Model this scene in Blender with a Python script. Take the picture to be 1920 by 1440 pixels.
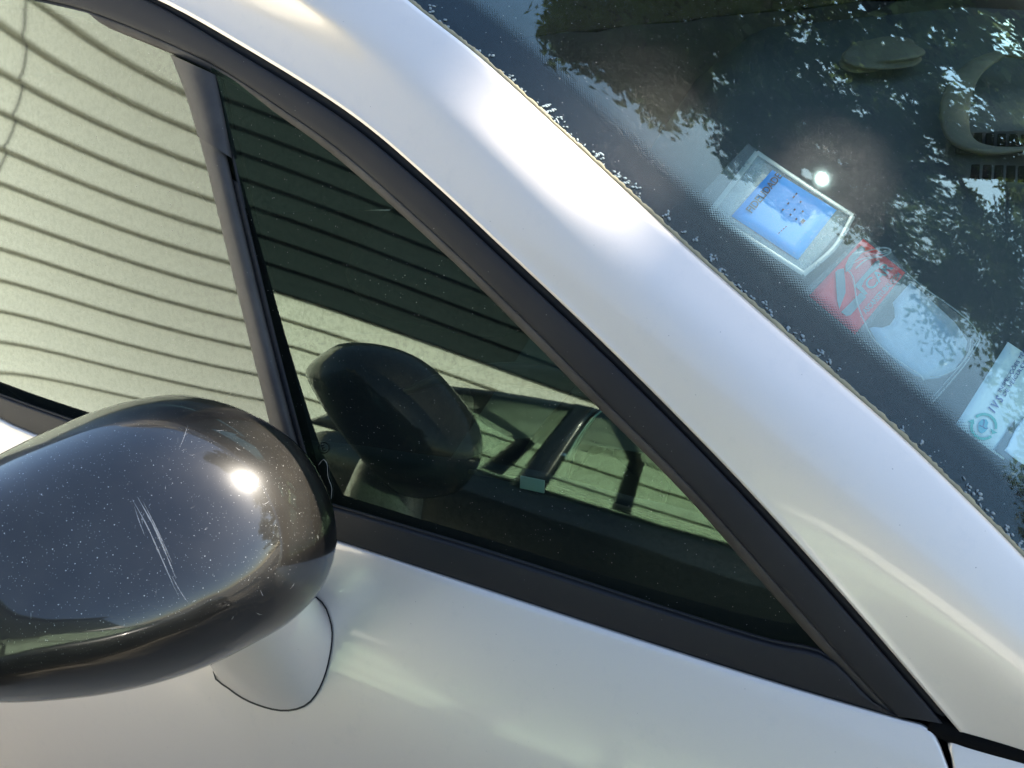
import bpy, bmesh, math, random
import numpy as np
from mathutils import Vector, Matrix
from mathutils.bvhtree import BVHTree

for o in list(bpy.data.objects): bpy.data.objects.remove(o)
scene = bpy.context.scene
random.seed(7); rng = np.random.default_rng(7)
ZO = 1.12                                   # height of the car-frame origin above the ground

# ------------------------------------------------------------------ camera
FPX, CX, CY = 1450.0, 960.0, 720.0          # photograph is 1920 x 1440
YAW, PITCH, ROLL, DIST = math.radians(36), math.radians(38.5), math.radians(-17), 0.65
Fv = np.array([-math.sin(YAW)*math.cos(PITCH), math.cos(YAW)*math.cos(PITCH), -math.sin(PITCH)])
R0 = np.cross(Fv, [0, 0, 1]); R0 /= np.linalg.norm(R0); U0 = np.cross(R0, Fv)
Rv = math.cos(ROLL)*R0 + math.sin(ROLL)*U0
Uv = -math.sin(ROLL)*R0 + math.cos(ROLL)*U0
CAM = -Fv*DIST
cam_data = bpy.data.cameras.new('camera'); cam = bpy.data.objects.new('camera', cam_data)
scene.collection.objects.link(cam); scene.camera = cam
cam_data.sensor_width = 36; cam_data.lens = 36*FPX/1920
cam_data.clip_start = 0.02; cam_data.clip_end = 500
cam_data.dof.use_dof = True; cam_data.dof.focus_distance = 0.72; cam_data.dof.aperture_fstop = 16.0
cam.matrix_world = Matrix(((Rv[0], Uv[0], -Fv[0], CAM[0]), (Rv[1], Uv[1], -Fv[1], CAM[1]),
                           (Rv[2], Uv[2], -Fv[2], CAM[2]+ZO), (0, 0, 0, 1)))

# ------------------------------------------------------------------ sky, sun, exposure
SUN = Vector((0.490, 0.677, 0.549)).normalized()
world = bpy.data.worlds.new('World'); scene.world = world; world.use_nodes = True
wn = world.node_tree; sky = wn.nodes.new('ShaderNodeTexSky'); sky.sky_type = 'NISHITA'; sky.sun_disc = False
sky.sun_elevation = math.asin(SUN.z); sky.sun_rotation = math.atan2(SUN.x, SUN.y)
sky.air_density = 1.0; sky.dust_density = 0.5; sky.ozone_density = 1.0
wn.links.new(sky.outputs[0], wn.nodes['Background'].inputs[0]); wn.nodes['Background'].inputs[1].default_value = 0.11
sd = bpy.data.lights.new('sun', 'SUN'); sd.energy = 4.2; sd.angle = math.radians(0.55); sd.color = (1, 0.92, 0.80)
sun = bpy.data.objects.new('sun', sd); scene.collection.objects.link(sun)
sun.rotation_euler = SUN.to_track_quat('Z', 'Y').to_euler(); sun.location = (4, 6, 9)
scene.view_settings.view_transform = 'Standard'; scene.view_settings.look = 'None'
scene.view_settings.gamma = 1; scene.view_settings.exposure = 2.2
scene.render.engine = 'CYCLES'
scene.cycles.max_bounces = 10; scene.cycles.transparent_max_bounces = 16; scene.cycles.caustics_reflective = False
scene.cycles.sample_clamp_indirect = 6

# ------------------------------------------------------------------ pixel rays and analytic surfaces
def ray(p):
    d = Fv + ((p[0]-CX)/FPX)*Rv - ((p[1]-CY)/FPX)*Uv
    return d/np.linalg.norm(d)
def sideY(x, z): return .55*z + .35*z*z + .03*(x+.3)**2 - .0027
EXPS = [(1,0),(0,1),(2,0),(1,1),(0,2),(3,0),(2,1),(1,2),(0,3),(2,2),(1,3),(3,1),(4,0),(0,4)]
CL = [0.01649,-0.01856,0.03897,0.05896,-0.12915,-0.06325,0.01882,0.1537,-0.67072,-0.12905,-0.28778,-0.08682,-0.17517,-0.68861]
CQ = [-0.01917,0.00642,0.09866,0.22612,0.05305,0.15275,0.18147,0.04558,-0.22203,-0.14062,0.07761,-0.15957,-0.10348,0.14139]
def glassL(x, z):
    u, v = x+.45, z-.1
    return sideY(x, z) + sum(c*u**i*v**j for c, (i, j) in zip(CL, EXPS))
def glassQ(x, z):
    u, v = x+.1, z-.05
    return sideY(x, z) + .05*(x+.1) + sum(c*u**i*v**j for c, (i, j) in zip(CQ, EXPS))
ZB = (-0.00374563, -0.06638526, -0.18484296)
def zb(x): return ZB[0]*x*x + ZB[1]*x + ZB[2]
def doorY(x, z):
    b = zb(x); dz = b - z
    if dz <= 0: return sideY(x, z)
    return sideY(x, b) - (.13*(1-math.exp(-dz/.13)) + .30*dz)
def hit(p, fn, off=0.0):
    d = ray(p); t = .15; prev = None
    while t < 4:
        P = CAM + t*d
        if P[1] - fn(P[0], P[2]) - off > 0: break
        t += .02
    a, b = t-.02, t
    for _ in range(36):
        m = (a+b)/2; P = CAM + m*d
        if P[1] - fn(P[0], P[2]) - off > 0: b = m
        else: a = m
    return CAM + b*d
def at(p, dist): return CAM + dist*ray(p)
def on_plane(p, q, n):
    d = ray(p); return CAM + d*(((np.asarray(q)-CAM)@n)/(d@n))
def nrm(v): v = np.asarray(v, float); return v/np.linalg.norm(v)
def spline(pts, n, closed=False):
    """Catmull-Rom through points (2-D or 3-D), resampled to n points by arc length"""
    P = np.array(pts, float)
    if closed: Q = np.vstack([P[-1], P, P[0], P[1]])
    else: Q = np.vstack([2*P[0]-P[1], P, 2*P[-1]-P[-2]])
    out = []
    for i in range(1, len(Q)-2):
        for t in np.linspace(0, 1, 24, endpoint=False):
            a, b, c, d = Q[i-1], Q[i], Q[i+1], Q[i+2]
            out.append(.5*((2*b)+(-a+c)*t+(2*a-5*b+4*c-d)*t*t+(-a+3*b-3*c+d)*t**3))
    out.append(Q[-2]); out = np.array(out)
    s = np.concatenate([[0], np.cumsum(np.linalg.norm(np.diff(out, axis=0), axis=1))])
    tt = np.linspace(0, s[-1], n, endpoint=not closed)
    return np.stack([np.interp(tt, s, out[:, k]) for k in range(P.shape[1])], 1)

# ------------------------------------------------------------------ object helpers
COL = scene.collection
def thing(name, label, cat, loc=(0, 0, 0), group=None):
    o = bpy.data.objects.new(name, None); COL.objects.link(o); o.location = loc
    o.empty_display_size = .05
    o['label'] = label; o['category'] = cat
    if group: o['group'] = group
    return o
def chain_loc(o):
    v = Vector((0, 0, 0))
    while o: v += o.location; o = o.parent
    return v
def link(name, me, mat, parent=None, label=None):
    o = bpy.data.objects.new(name, me); COL.objects.link(o)
    if mat: me.materials.append(mat)
    if parent:
        o.parent = parent; o.location = -chain_loc(parent)
    if label: o['label'] = label
    return o
def mesh(name, verts, faces, mat, parent=None, smooth=True, rel=True, label=None, uvs=None):
    me = bpy.data.meshes.new(name)
    V = [(float(v[0]), float(v[1]), float(v[2]) + (ZO if rel else 0)) for v in verts]
    me.from_pydata(V, [], [tuple(int(i) for i in f) for f in faces])
    if uvs is not None:
        uv = me.uv_layers.new(name='UVMap')
        for l in me.loops: uv.data[l.index].uv = uvs[l.vertex_index]
    if smooth: me.polygons.foreach_set('use_smooth', [True]*len(me.polygons))
    me.update()
    return link(name, me, mat, parent, label)
def grid(name, rows, mat, parent=None, close_u=False, smooth=True, flip=False, thick=0, label=None, uvs=None, caps=False):
    n, m = len(rows), len(rows[0]); V = [p for r in rows for p in r]; Fc = []
    for i in range(n-1):
        for j in range(m if close_u else m-1):
            k = (j+1) % m; q = (i*m+j, i*m+k, (i+1)*m+k, (i+1)*m+j)
            Fc.append(q[::-1] if flip else q)
    if caps:
        Fc.append(tuple(range(m))[::-1]); Fc.append(tuple(range((n-1)*m, n*m)))
    o = mesh(name, V, Fc, mat, parent, smooth, label=label, uvs=uvs)
    if thick:
        md = o.modifiers.new('thickness', 'SOLIDIFY'); md.thickness = thick; md.offset = -1
    return o
def tube(name, pts, rad, mat, parent=None, seg=10, label=None, flat=1.0):
    P = np.array(pts, float); n = len(P); rad = np.broadcast_to(rad, n); rows = []
    up = np.array([.13, .21, 1.])
    for i in range(n):
        t = nrm(P[min(i+1, n-1)]-P[max(i-1, 0)]); a = nrm(np.cross(t, up)); b = np.cross(t, a)
        rows.append([P[i]+rad[i]*(math.cos(k)*a+flat*math.sin(k)*b) for k in np.linspace(0, 2*math.pi, seg, endpoint=False)])
    return grid(name, rows, mat, parent, close_u=True, label=label, caps=True)
def box(name, c, s, mat, parent=None, bevel=.004, rel=True, rot=None, label=None, seg=2):
    bm = bmesh.new(); bmesh.ops.create_cube(bm, size=1)
    bmesh.ops.scale(bm, vec=s, verts=bm.verts)
    if bevel: bmesh.ops.bevel(bm, geom=bm.edges[:], offset=bevel, segments=seg, profile=.5, affect='EDGES')
    if rot is not None: bmesh.ops.transform(bm, matrix=rot.to_4x4(), verts=bm.verts)
    bmesh.ops.translate(bm, vec=(c[0], c[1], c[2]+(ZO if rel else 0)), verts=bm.verts)
    me = bpy.data.meshes.new(name); bm.to_mesh(me); bm.free()
    if bevel: me.polygons.foreach_set('use_smooth', [True]*len(me.polygons))
    o = link(name, me, mat, parent, label)
    return o

# ------------------------------------------------------------------ materials
def newmat(name):
    m = bpy.data.materials.new(name); m.use_nodes = True; nt = m.node_tree
    return m, nt, nt.nodes['Principled BSDF']
def N(nt, t, **kw):
    n = nt.nodes.new(t)
    for k, v in kw.items():
        if k in n.inputs.keys() and not hasattr(n, k): n.inputs[k].default_value = v
        else: setattr(n, k, v)
    return n
def math_(nt, op, a, b=None, c=None):
    n = nt.nodes.new('ShaderNodeMath'); n.operation = op
    for i, v in enumerate((a, b, c)):
        if v is None: continue
        if isinstance(v, (int, float)): n.inputs[i].default_value = v
        else: nt.links.new(v, n.inputs[i])
    return n.outputs[0]
def ramp(nt, fac, stops, interp='LINEAR'):
    n = nt.nodes.new('ShaderNodeValToRGB'); n.color_ramp.interpolation = interp
    el = n.color_ramp.elements
    while len(el) < len(stops): el.new(.5)
    for e, (p, c) in zip(el, stops): e.position = p; e.color = tuple(c)+(1,) if len(c) == 3 else c
    nt.links.new(fac, n.inputs[0]); return n.outputs[0]
def noise(nt, scale, detail=3, rough=.55, vec=None, out='Fac'):
    n = nt.nodes.new('ShaderNodeTexNoise'); n.inputs['Scale'].default_value = scale
    n.inputs['Detail'].default_value = detail; n.inputs['Roughness'].default_value = rough
    if vec is None:
        tc = nt.nodes.new('ShaderNodeTexCoord'); vec = tc.outputs['Object']
    nt.links.new(vec, n.inputs['Vector']); return n.outputs[out]
def voro(nt, scale, feature='F1', out='Distance', rnd=1, vec=None):
    n = nt.nodes.new('ShaderNodeTexVoronoi'); n.feature = feature; n.inputs['Scale'].default_value = scale
    n.inputs['Randomness'].default_value = rnd
    if vec is None:
        tc = nt.nodes.new('ShaderNodeTexCoord'); vec = tc.outputs['Object']
    nt.links.new(vec, n.inputs['Vector'])
    return n.outputs[out]
def mixc(nt, fac, a, b):
    n = nt.nodes.new('ShaderNodeMix'); n.data_type = 'RGBA'
    for s, v in ((n.inputs[0], fac), (n.inputs[6], a), (n.inputs[7], b)):
        if isinstance(v, (int, float)): s.default_value = v
        elif isinstance(v, tuple): s.default_value = v+(1,) if len(v) == 3 else v
        else: nt.links.new(v, s)
    return n.outputs[2]
def bump(nt, b, h, strength=.2, dist=.001):
    n = nt.nodes.new('ShaderNodeBump'); n.inputs['Strength'].default_value = strength; n.inputs['Distance'].default_value = dist
    nt.links.new(h, n.inputs['Height']); nt.links.new(n.outputs[0], b.inputs['Normal']); return n
def specks(nt, scale, lo, hi, thin):
    """small scattered dots: 1 inside a dot; `thin` keeps only a share of the cells"""
    d = voro(nt, scale); c = voro(nt, scale, out='Color')
    sep = nt.nodes.new('ShaderNodeSeparateColor'); nt.links.new(c, sep.inputs[0])
    rad = math_(nt, 'MULTIPLY_ADD', sep.outputs[1], hi-lo, lo)
    a = math_(nt, 'LESS_THAN', d, rad); b = math_(nt, 'LESS_THAN', sep.outputs[0], thin)
    return math_(nt, 'MULTIPLY', a, b)

def plain(name, col, rough=.5, metal=0, coat=0, spec=.5, nscale=None, namp=.25, bstr=0, bscale=400):
    m, nt, b = newmat(name)
    b.inputs['Base Color'].default_value = tuple(col)+(1,); b.inputs['Roughness'].default_value = rough
    b.inputs['Metallic'].default_value = metal; b.inputs['Coat Weight'].default_value = coat
    b.inputs['Coat Roughness'].default_value = .04; b.inputs['Specular IOR Level'].default_value = spec
    if nscale:
        f = noise(nt, nscale, 4)
        nt.links.new(mixc(nt, f, tuple(c*(1-namp) for c in col), tuple(min(1, c*(1+namp)) for c in col)), b.inputs['Base Color'])
    if bstr: bump(nt, b, noise(nt, bscale, 3), bstr)
    return m

M = {}
# silver metallic paint with a few specks of grit and dried water marks
m, nt, b = newmat('silver_paint'); M['silver'] = m
spk = math_(nt, 'MAXIMUM', specks(nt, 55, .012, .03, .4), specks(nt, 170, .03, .07, .10))
wm = noise(nt, 30, 8, .75); wmask = ramp(nt, wm, [(.55, (0, 0, 0)), (.70, (1, 1, 1))])
flake = noise(nt, 2600, 1)
base = mixc(nt, flake, (.565, .510, .452), (.640, .582, .515))
base = mixc(nt, math_(nt, 'MULTIPLY', wmask, .20), base, (.44, .42, .40))
base = mixc(nt, math_(nt, 'MULTIPLY', spk, .75), base, (.10, .09, .08))
nt.links.new(base, b.inputs['Base Color'])
b.inputs['Metallic'].default_value = .38; b.inputs['Roughness'].default_value = .42
b.inputs['Coat Weight'].default_value = .75; b.inputs['Coat Roughness'].default_value = .07; b.inputs['Coat IOR'].default_value = 1.5
b.inputs['Specular IOR Level'].default_value = .4

def trim_mat(name, col, rough, dust, dcol=(.20, .18, .155)):
    m, nt, b = newmat(name)
    n1 = noise(nt, 9, 5, .65); s1 = specks(nt, 260, .05, .12, .10); s2 = specks(nt, 90, .02, .05, .10)
    f = ramp(nt, n1, [(.35, (0, 0, 0)), (.75, (1, 1, 1))])
    c = mixc(nt, math_(nt, 'MULTIPLY', f, dust), tuple(col), dcol)
    c = mixc(nt, math_(nt, 'MULTIPLY', s1, .35), c, (.35, .33, .30))
    c = mixc(nt, math_(nt, 'MULTIPLY', s2, .5), c, (.5, .48, .45))
    nt.links.new(c, b.inputs['Base Color']); b.inputs['Roughness'].default_value = rough; b.inputs['Specular IOR Level'].default_value = .32
    bump(nt, b, noise(nt, 900, 2), .12, .0004)
    return m
M['trim'] = trim_mat('black_trim', (.009, .0095, .012), .68, .03)
M['lip'] = trim_mat('dusty_rubber_lip', (.028, .024, .021), .7, .30)
M['mullion'] = trim_mat('weathered_mullion_plastic', (.020, .019, .020), .6, .20)
M['rubber'] = plain('black_rubber', (.006, .006, .007), .75)
M['gap'] = plain('dark_gap', (.002, .002, .002), .9, spec=.1)

# gloss black mirror paint, covered in dust grains
m, nt, b = newmat('gloss_black_dusty_paint'); M['mirror'] = m
tc = N(nt, 'ShaderNodeTexCoord')
big = noise(nt, 7, 4, .6)
s1 = specks(nt, 300, .05, .13, .55); s2 = specks(nt, 620, .06, .18, .5); s3 = specks(nt, 150, .02, .045, .12)
geo = N(nt, 'ShaderNodeNewGeometry'); sepn = N(nt, 'ShaderNodeSeparateXYZ'); nt.links.new(geo.outputs['Normal'], sepn.inputs[0])
upw = ramp(nt, sepn.outputs['Z'], [(.02, (0, 0, 0)), (.34, (1, 1, 1))])       # dust settles where the shell faces up
dens = math_(nt, 'MULTIPLY', upw, ramp(nt, big, [(.34, (.10, .10, .10)), (.66, (1, 1, 1))]))
sp = math_(nt, 'MAXIMUM', math_(nt, 'MAXIMUM', s1, math_(nt, 'MULTIPLY', s2, .6)), s3)
scr = N(nt, 'ShaderNodeTexWave'); scr.inputs['Scale'].default_value = 60; scr.inputs['Distortion'].default_value = 3
d1 = math_(nt, 'MULTIPLY', sp, dens)
base = mixc(nt, math_(nt, 'MULTIPLY', dens, .075), (.0040, .0038, .0036), (.36, .31, .24))
base = mixc(nt, math_(nt, 'MULTIPLY', d1, .9), base, (.62, .60, .56))
nt.links.new(base, b.inputs['Base Color']); b.inputs['Roughness'].default_value = .30
rg = math_(nt, 'MULTIPLY_ADD', d1, .5, .035); nt.links.new(rg, b.inputs['Coat Roughness'])
b.inputs['Coat Weight'].default_value = 1; b.inputs['Coat IOR'].default_value = 1.5; b.inputs['Specular IOR Level'].default_value = .28

def frit_mask(nt):
    """printed border of the windscreen: solid band, then staggered dots that shrink; UV in metres along / across the edge"""
    uvn = N(nt, 'ShaderNodeUVMap'); sx = N(nt, 'ShaderNodeSeparateXYZ'); nt.links.new(uvn.outputs[0], sx.inputs[0])
    P_ = .0030
    def cell(o):
        u = math_(nt, 'ADD', math_(nt, 'DIVIDE', sx.outputs[0], P_), o); v = math_(nt, 'ADD', math_(nt, 'DIVIDE', sx.outputs[1], P_), o)
        fu = math_(nt, 'SUBTRACT', math_(nt, 'FRACT', u), .5); fv = math_(nt, 'SUBTRACT', math_(nt, 'FRACT', v), .5)
        return math_(nt, 'SQRT', math_(nt, 'ADD', math_(nt, 'MULTIPLY', fu, fu), math_(nt, 'MULTIPLY', fv, fv)))
    dist = math_(nt, 'MINIMUM', cell(0), cell(.5))
    rad = math_(nt, 'MULTIPLY_ADD', math_(nt, 'SUBTRACT', sx.outputs[1], .038), -.42/.020, .52)
    mask = math_(nt, 'LESS_THAN', dist, rad)
    return mask
def glass_mat(name, tint, k_dust, spot_scale, spot_amt, glow=0.0, frit=False, soft=.004, rtint=(.88, 1.0, .86), ior=1.72):
    """one tinted pane: clear transmission + mirror reflection of both faces (Fresnel) + a thin film of dust"""
    m = bpy.data.materials.new(name); m.use_nodes = True; nt = m.node_tree; nt.nodes.clear()
    out = nt.nodes.new('ShaderNodeOutputMaterial')
    tr = nt.nodes.new('ShaderNodeBsdfTransparent'); tr.inputs[0].default_value = tuple(tint)+(1,)
    gl = nt.nodes.new('ShaderNodeBsdfGlossy'); gl.inputs['Roughness'].default_value = soft
    gl.inputs['Color'].default_value = tuple(rtint)+(1,)
    fr = nt.nodes.new('ShaderNodeFresnel'); fr.inputs[0].default_value = ior
    g = nt.nodes.new('ShaderNodeNewGeometry')
    front = math_(nt, 'SUBTRACT', 1.0, g.outputs['Backfacing'])
    # dried drops: rings and blots that dull the reflection a little
    v1 = voro(nt, spot_scale); ring = math_(nt, 'LESS_THAN', math_(nt, 'ABSOLUTE', math_(nt, 'SUBTRACT', v1, .33)), .06)
    n1 = noise(nt, spot_scale*1.3, 5, .7); blot = ramp(nt, n1, [(.46, (0, 0, 0)), (.60, (1, 1, 1))])
    spots = math_(nt, 'MAXIMUM', math_(nt, 'MULTIPLY', ring, .6), blot)
    fac = math_(nt, 'MULTIPLY', math_(nt, 'MULTIPLY', fr.outputs[0], front), math_(nt, 'MULTIPLY_ADD', spots, -spot_amt, 1.0))
    if frit: fac = math_(nt, 'MULTIPLY', fac, math_(nt, 'MULTIPLY_ADD', frit_mask(nt), -.6, 1.0))
    mx = nt.nodes.new('ShaderNodeMixShader'); nt.links.new(fac, mx.inputs[0])
    nt.links.new(tr.outputs[0], mx.inputs[1]); nt.links.new(gl.outputs[0], mx.inputs[2])
    last = mx.outputs[0]
    df = nt.nodes.new('ShaderNodeBsdfDiffuse'); df.inputs[0].default_value = (.55, .56, .54, 1)
    sp1 = specks(nt, 420, .08, .17, .10); n2 = noise(nt, 5, 4)
    dk = math_(nt, 'MAXIMUM', math_(nt, 'MULTIPLY', sp1, .45), math_(nt, 'MULTIPLY', n2, k_dust))
    mx2 = nt.nodes.new('ShaderNodeMixShader'); nt.links.new(math_(nt, 'MULTIPLY', dk, front), mx2.inputs[0])
    nt.links.new(last, mx2.inputs[1]); nt.links.new(df.outputs[0], mx2.inputs[2]); last = mx2.outputs[0]
    if glow:                                    # fine grit scatters the sun around its mirror image
        g2 = nt.nodes.new('ShaderNodeBsdfGlossy'); g2.inputs['Roughness'].default_value = .16
        bm_ = nt.nodes.new('ShaderNodeBump'); bm_.inputs['Strength'].default_value = .4; bm_.inputs['Distance'].default_value = .0006
        nt.links.new(noise(nt, 1100, 2), bm_.inputs['Height']); nt.links.new(bm_.outputs[0], g2.inputs['Normal'])
        mx3 = nt.nodes.new('ShaderNodeMixShader')
        nt.links.new(math_(nt, 'MULTIPLY', front, math_(nt, 'MULTIPLY', ramp(nt, noise(nt, 900, 2), [(.35, (0, 0, 0)), (.7, (1, 1, 1))]), glow)), mx3.inputs[0])
        nt.links.new(last, mx3.inputs[1]); nt.links.new(g2.outputs[0], mx3.inputs[2]); last = mx3.outputs[0]
    nt.links.new(last, out.inputs[0])
    return m
M['glass_door'] = glass_mat('green_tinted_door_glass', (.26, .36, .29), .008, 150, .13, rtint=(.83, .95, .87), ior=1.70, soft=.034)
M['glass_quarter'] = glass_mat('green_tinted_quarter_glass', (.27, .40, .35), .014, 170, .24, rtint=(.80, 1.0, .82), ior=1.8, soft=.022)
M['glass_screen'] = glass_mat('windscreen_glass', (.70, .80, .79), .005, 60, .06, glow=.016, frit=True, rtint=(.62, .94, 1.0), ior=1.64, soft=.018)
M['frit'] = plain('black_ceramic_frit', (.010, .011, .016), .6)

# ------------------------------------------------------------------ setting
m, nt, b = newmat('pale_pavement'); M['asphalt'] = m
f = noise(nt, 3, 8, .7); g_ = voro(nt, 70)
nt.links.new(mixc(nt, f, (.22, .195, .155), (.33, .30, .245)), b.inputs['Base Color']); b.inputs['Roughness'].default_value = .9
bump(nt, b, g_, .5, .01)
gs = 80
rows = [[(x, y, 0) for x in np.linspace(-gs, gs, 9)] for y in np.linspace(-gs, gs, 9)]
ground = mesh('ground', [p for r in rows for p in r], [(i*9+j, i*9+j+1, (i+1)*9+j+1, (i+1)*9+j) for i in range(8) for j in range(8)], M['asphalt'], rel=False)
ground['kind'] = 'structure'

# clad building on the camera's side of the street (seen mirrored in the glass and paint)
M['cream_clad'] = plain('cream_cladding_paint', (.78, .76, .67), .55, nscale=.8, namp=.06)
M['shade_clad'] = plain('shade_dark_cladding', (.026, .038, .038), .9, spec=.06, nscale=.8, namp=.1)  # shade on the upper boards put into the colour; core and fascia share it
PSI = math.radians(30); WM = np.array([math.sin(PSI), math.cos(PSI), 0]); WU = np.array([math.cos(PSI), -math.sin(PSI), 0]); WD = 5.0
def wp(al, out, z): return WU*al - WM*(WD-out) + np.array([0, 0, z])
bld = thing('clad_building', 'long building clad in cream horizontal boards, the upper ones darkened as if in shade, mirrored in the side glass', 'building', tuple(wp(0, -.3, 0)))
def board(a0, a1, ztop, h, mat):
    prof = [(0, 0.0), (.004, -h*.30), (.016, -h*.62), (.030, -h+.050), (.046, -h+.022), (.054, -h+.004), (.052, -h-.010), (.040, -h-.018), (.0, -h-.016)]
    rows = [[wp(a, o, ztop+dz) for (o, dz) in prof] for a in (a0, a1)]
    me_o = grid('cladding_board', rows, mat, bld, smooth=False)
    return me_o
Z0 = 3.187; DL = .30
for k in range(-2, 15):
    zt = Z0 - k*DL + DL                         # top of this board; its lip makes line k
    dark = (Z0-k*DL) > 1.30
    sd_ = -1.85-.46*(Z0-k*DL-1.49)               # the shaded section, coloured dark, steps back towards the eaves
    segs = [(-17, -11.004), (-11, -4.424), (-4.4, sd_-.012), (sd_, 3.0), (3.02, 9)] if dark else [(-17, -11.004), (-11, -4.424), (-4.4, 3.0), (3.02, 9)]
    for a0, a1 in segs:
        if zt-DL < -ZO+.02: continue
        board(a0, a1, zt, DL, M['shade_clad'] if (dark and a0 > -4.3) else M['cream_clad'])
# wall core behind the boards
c0 = wp(-4, -.16, 0); rot = Matrix.Rotation(-PSI, 3, 'Z')
box('wall_core', (c0[0], c0[1], 1.5-.0), (26, .28, 5.2), M['shade_clad'], bld, bevel=0, rot=rot)
c1 = wp(-4, .0, 4.14); box('roof_fascia', tuple(c1), (26.2, .5, .18), M['shade_clad'], bld, bevel=.01, rot=rot)

# ------------------------------------------------------------------ trees on the far side (mirrored in the windscreen)
M['leaf'] = plain('dark_green_leaves', (.055, .075, .028), .55, nscale=2.5, namp=.6)
nt = M['leaf'].node_tree; tl = nt.nodes.new('ShaderNodeBsdfTranslucent'); tl.inputs[0].default_value = (.22, .24, .07, 1)
mxl = nt.nodes.new('ShaderNodeMixShader'); mxl.inputs[0].default_value = .45
nt.links.new(nt.nodes['Principled BSDF'].outputs[0], mxl.inputs[1]); nt.links.new(tl.outputs[0], mxl.inputs[2]); nt.links.new(mxl.outputs[0], nt.nodes['Material Output'].inputs[0])
M['bark'] = plain('brown_bark', (.06, .045, .03), .85, nscale=12, namp=.4)
def tree(az, dist, top, crown_r, base_z, label, seed, nleaf):
    r = np.random.default_rng(seed)
    x, y = dist*math.sin(math.radians(az)), dist*math.cos(math.radians(az))
    t = thing('leafy_tree', label, 'tree', (x, y, 0), 'trees across from the car')
    pts = [(x+.05*math.sin(i*1.7), y+.06*math.cos(i*1.3), z-ZO) for i, z in enumerate(np.linspace(0, top*.86, 9))]
    tr = tube('trunk', pts, np.linspace(.20, .04, 9), M['bark'], t, 10)
    cc = []
    for i in range(26):                          # limbs carrying leaf clumps
        h = base_z + (top-base_z)*((i+.5)/26)**.9
        w = crown_r*math.sqrt(max(.05, 1-((h-base_z)/(top-base_z)*1.0-.25)**2/.75**2))
        a = i*2.4 + r.uniform(-.4, .4); L = w*r.uniform(.45, .95)
        e = np.array([x+L*math.cos(a), y+L*math.sin(a), min(h+.12*L, top-.25)-ZO])
        s_ = np.array([x, y, h-.25*L-ZO])
        tube('limb', [s_, (s_+e)/2+[0, 0, .05], e], [.045, .03, .012], M['bark'], tr, 6)
        for q in (1, .72, .45): cc.append((s_+(e-s_)*q, .30+.38*r.random()))
    for dx, dy, dz_ in ((0, 0, .35), (.3, -.2, .75), (-.35, .15, .8), (.05, .1, 1.1)): cc.append((np.array([x+dx, y+dy, top-dz_-ZO]), .40))  # clumps added at the top so less sun leaks onto the car
    if seed == 13:                               # clumps added along the sun rays to shade the windscreen pillar
        for g in ((-.10, .17, .23), (.0, .15, .16), (-.2, .2, .28)): cc.append((np.array(g)+np.array(SUN)*(10.75+r.uniform(-.3, .3)), .50))
    V, Fc = [], []
    per = nleaf//len(cc)
    for c, rad in cc:
        P = r.normal(size=(per, 3)); P /= np.linalg.norm(P, axis=1)[:, None]; P *= (rad*r.random(per)**.45)[:, None]; P[:, 2] *= .7
        D = r.normal(size=(per, 3)); D /= np.linalg.norm(D, axis=1)[:, None]
        S_ = np.cross(D, r.normal(size=(per, 3))); S_ /= np.linalg.norm(S_, axis=1)[:, None]
        sv = np.array(SUN); keep = np.ones(len(P), bool)
        for g0, gr in ((WSG, .055), ((-.17, -.13, -.03), .12)):      # leaves cleared along the sun rays to both glints
            Q0 = P+c+D*.06-np.array(g0); keep &= np.linalg.norm(Q0-(Q0@sv)[:, None]*sv, axis=1) > gr
        P, D, S_ = P[keep], D[keep], S_[keep]
        L = r.uniform(.07, .17, len(P))[:, None]
        k = len(V)
        A = np.stack([P+c, P+c+D*L*.5+S_*L*.25, P+c+D*L, P+c+D*L*.5-S_*L*.25], 1).reshape(-1, 3)
        V.extend(map(tuple, A)); Fc.extend([(k+4*i, k+4*i+1, k+4*i+2, k+4*i+3) for i in range(len(P))])
    cr = mesh('crown', V, Fc, M['leaf'], t, smooth=False); cr['kind'] = 'stuff'
WSG = (.201, .245, .062)
TREES = [(17, 5.0, 6.7, 1.1, 1.2, 'slim dark leafy tree standing closest to the far side of the car', 11, 12000),
         (24, 7.6, 8.3, 2.0, 1.4, 'tallest dark leafy tree, second from the rear of the car', 12, 21000),
         (35, 9.0, 7.95, 2.3, 1.2, 'mid height leafy tree in line with the sun', 13, 34000),
         (47, 9.3, 6.0, 2.4, .9, 'low broad leafy tree in front of the car, beside the mid height tree', 14, 18000),
         (64, 10.0, 5.0, 2.6, .6, 'lowest leafy tree, farthest towards the front of the car', 15, 15000)]
for a in TREES: tree(*a)

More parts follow.
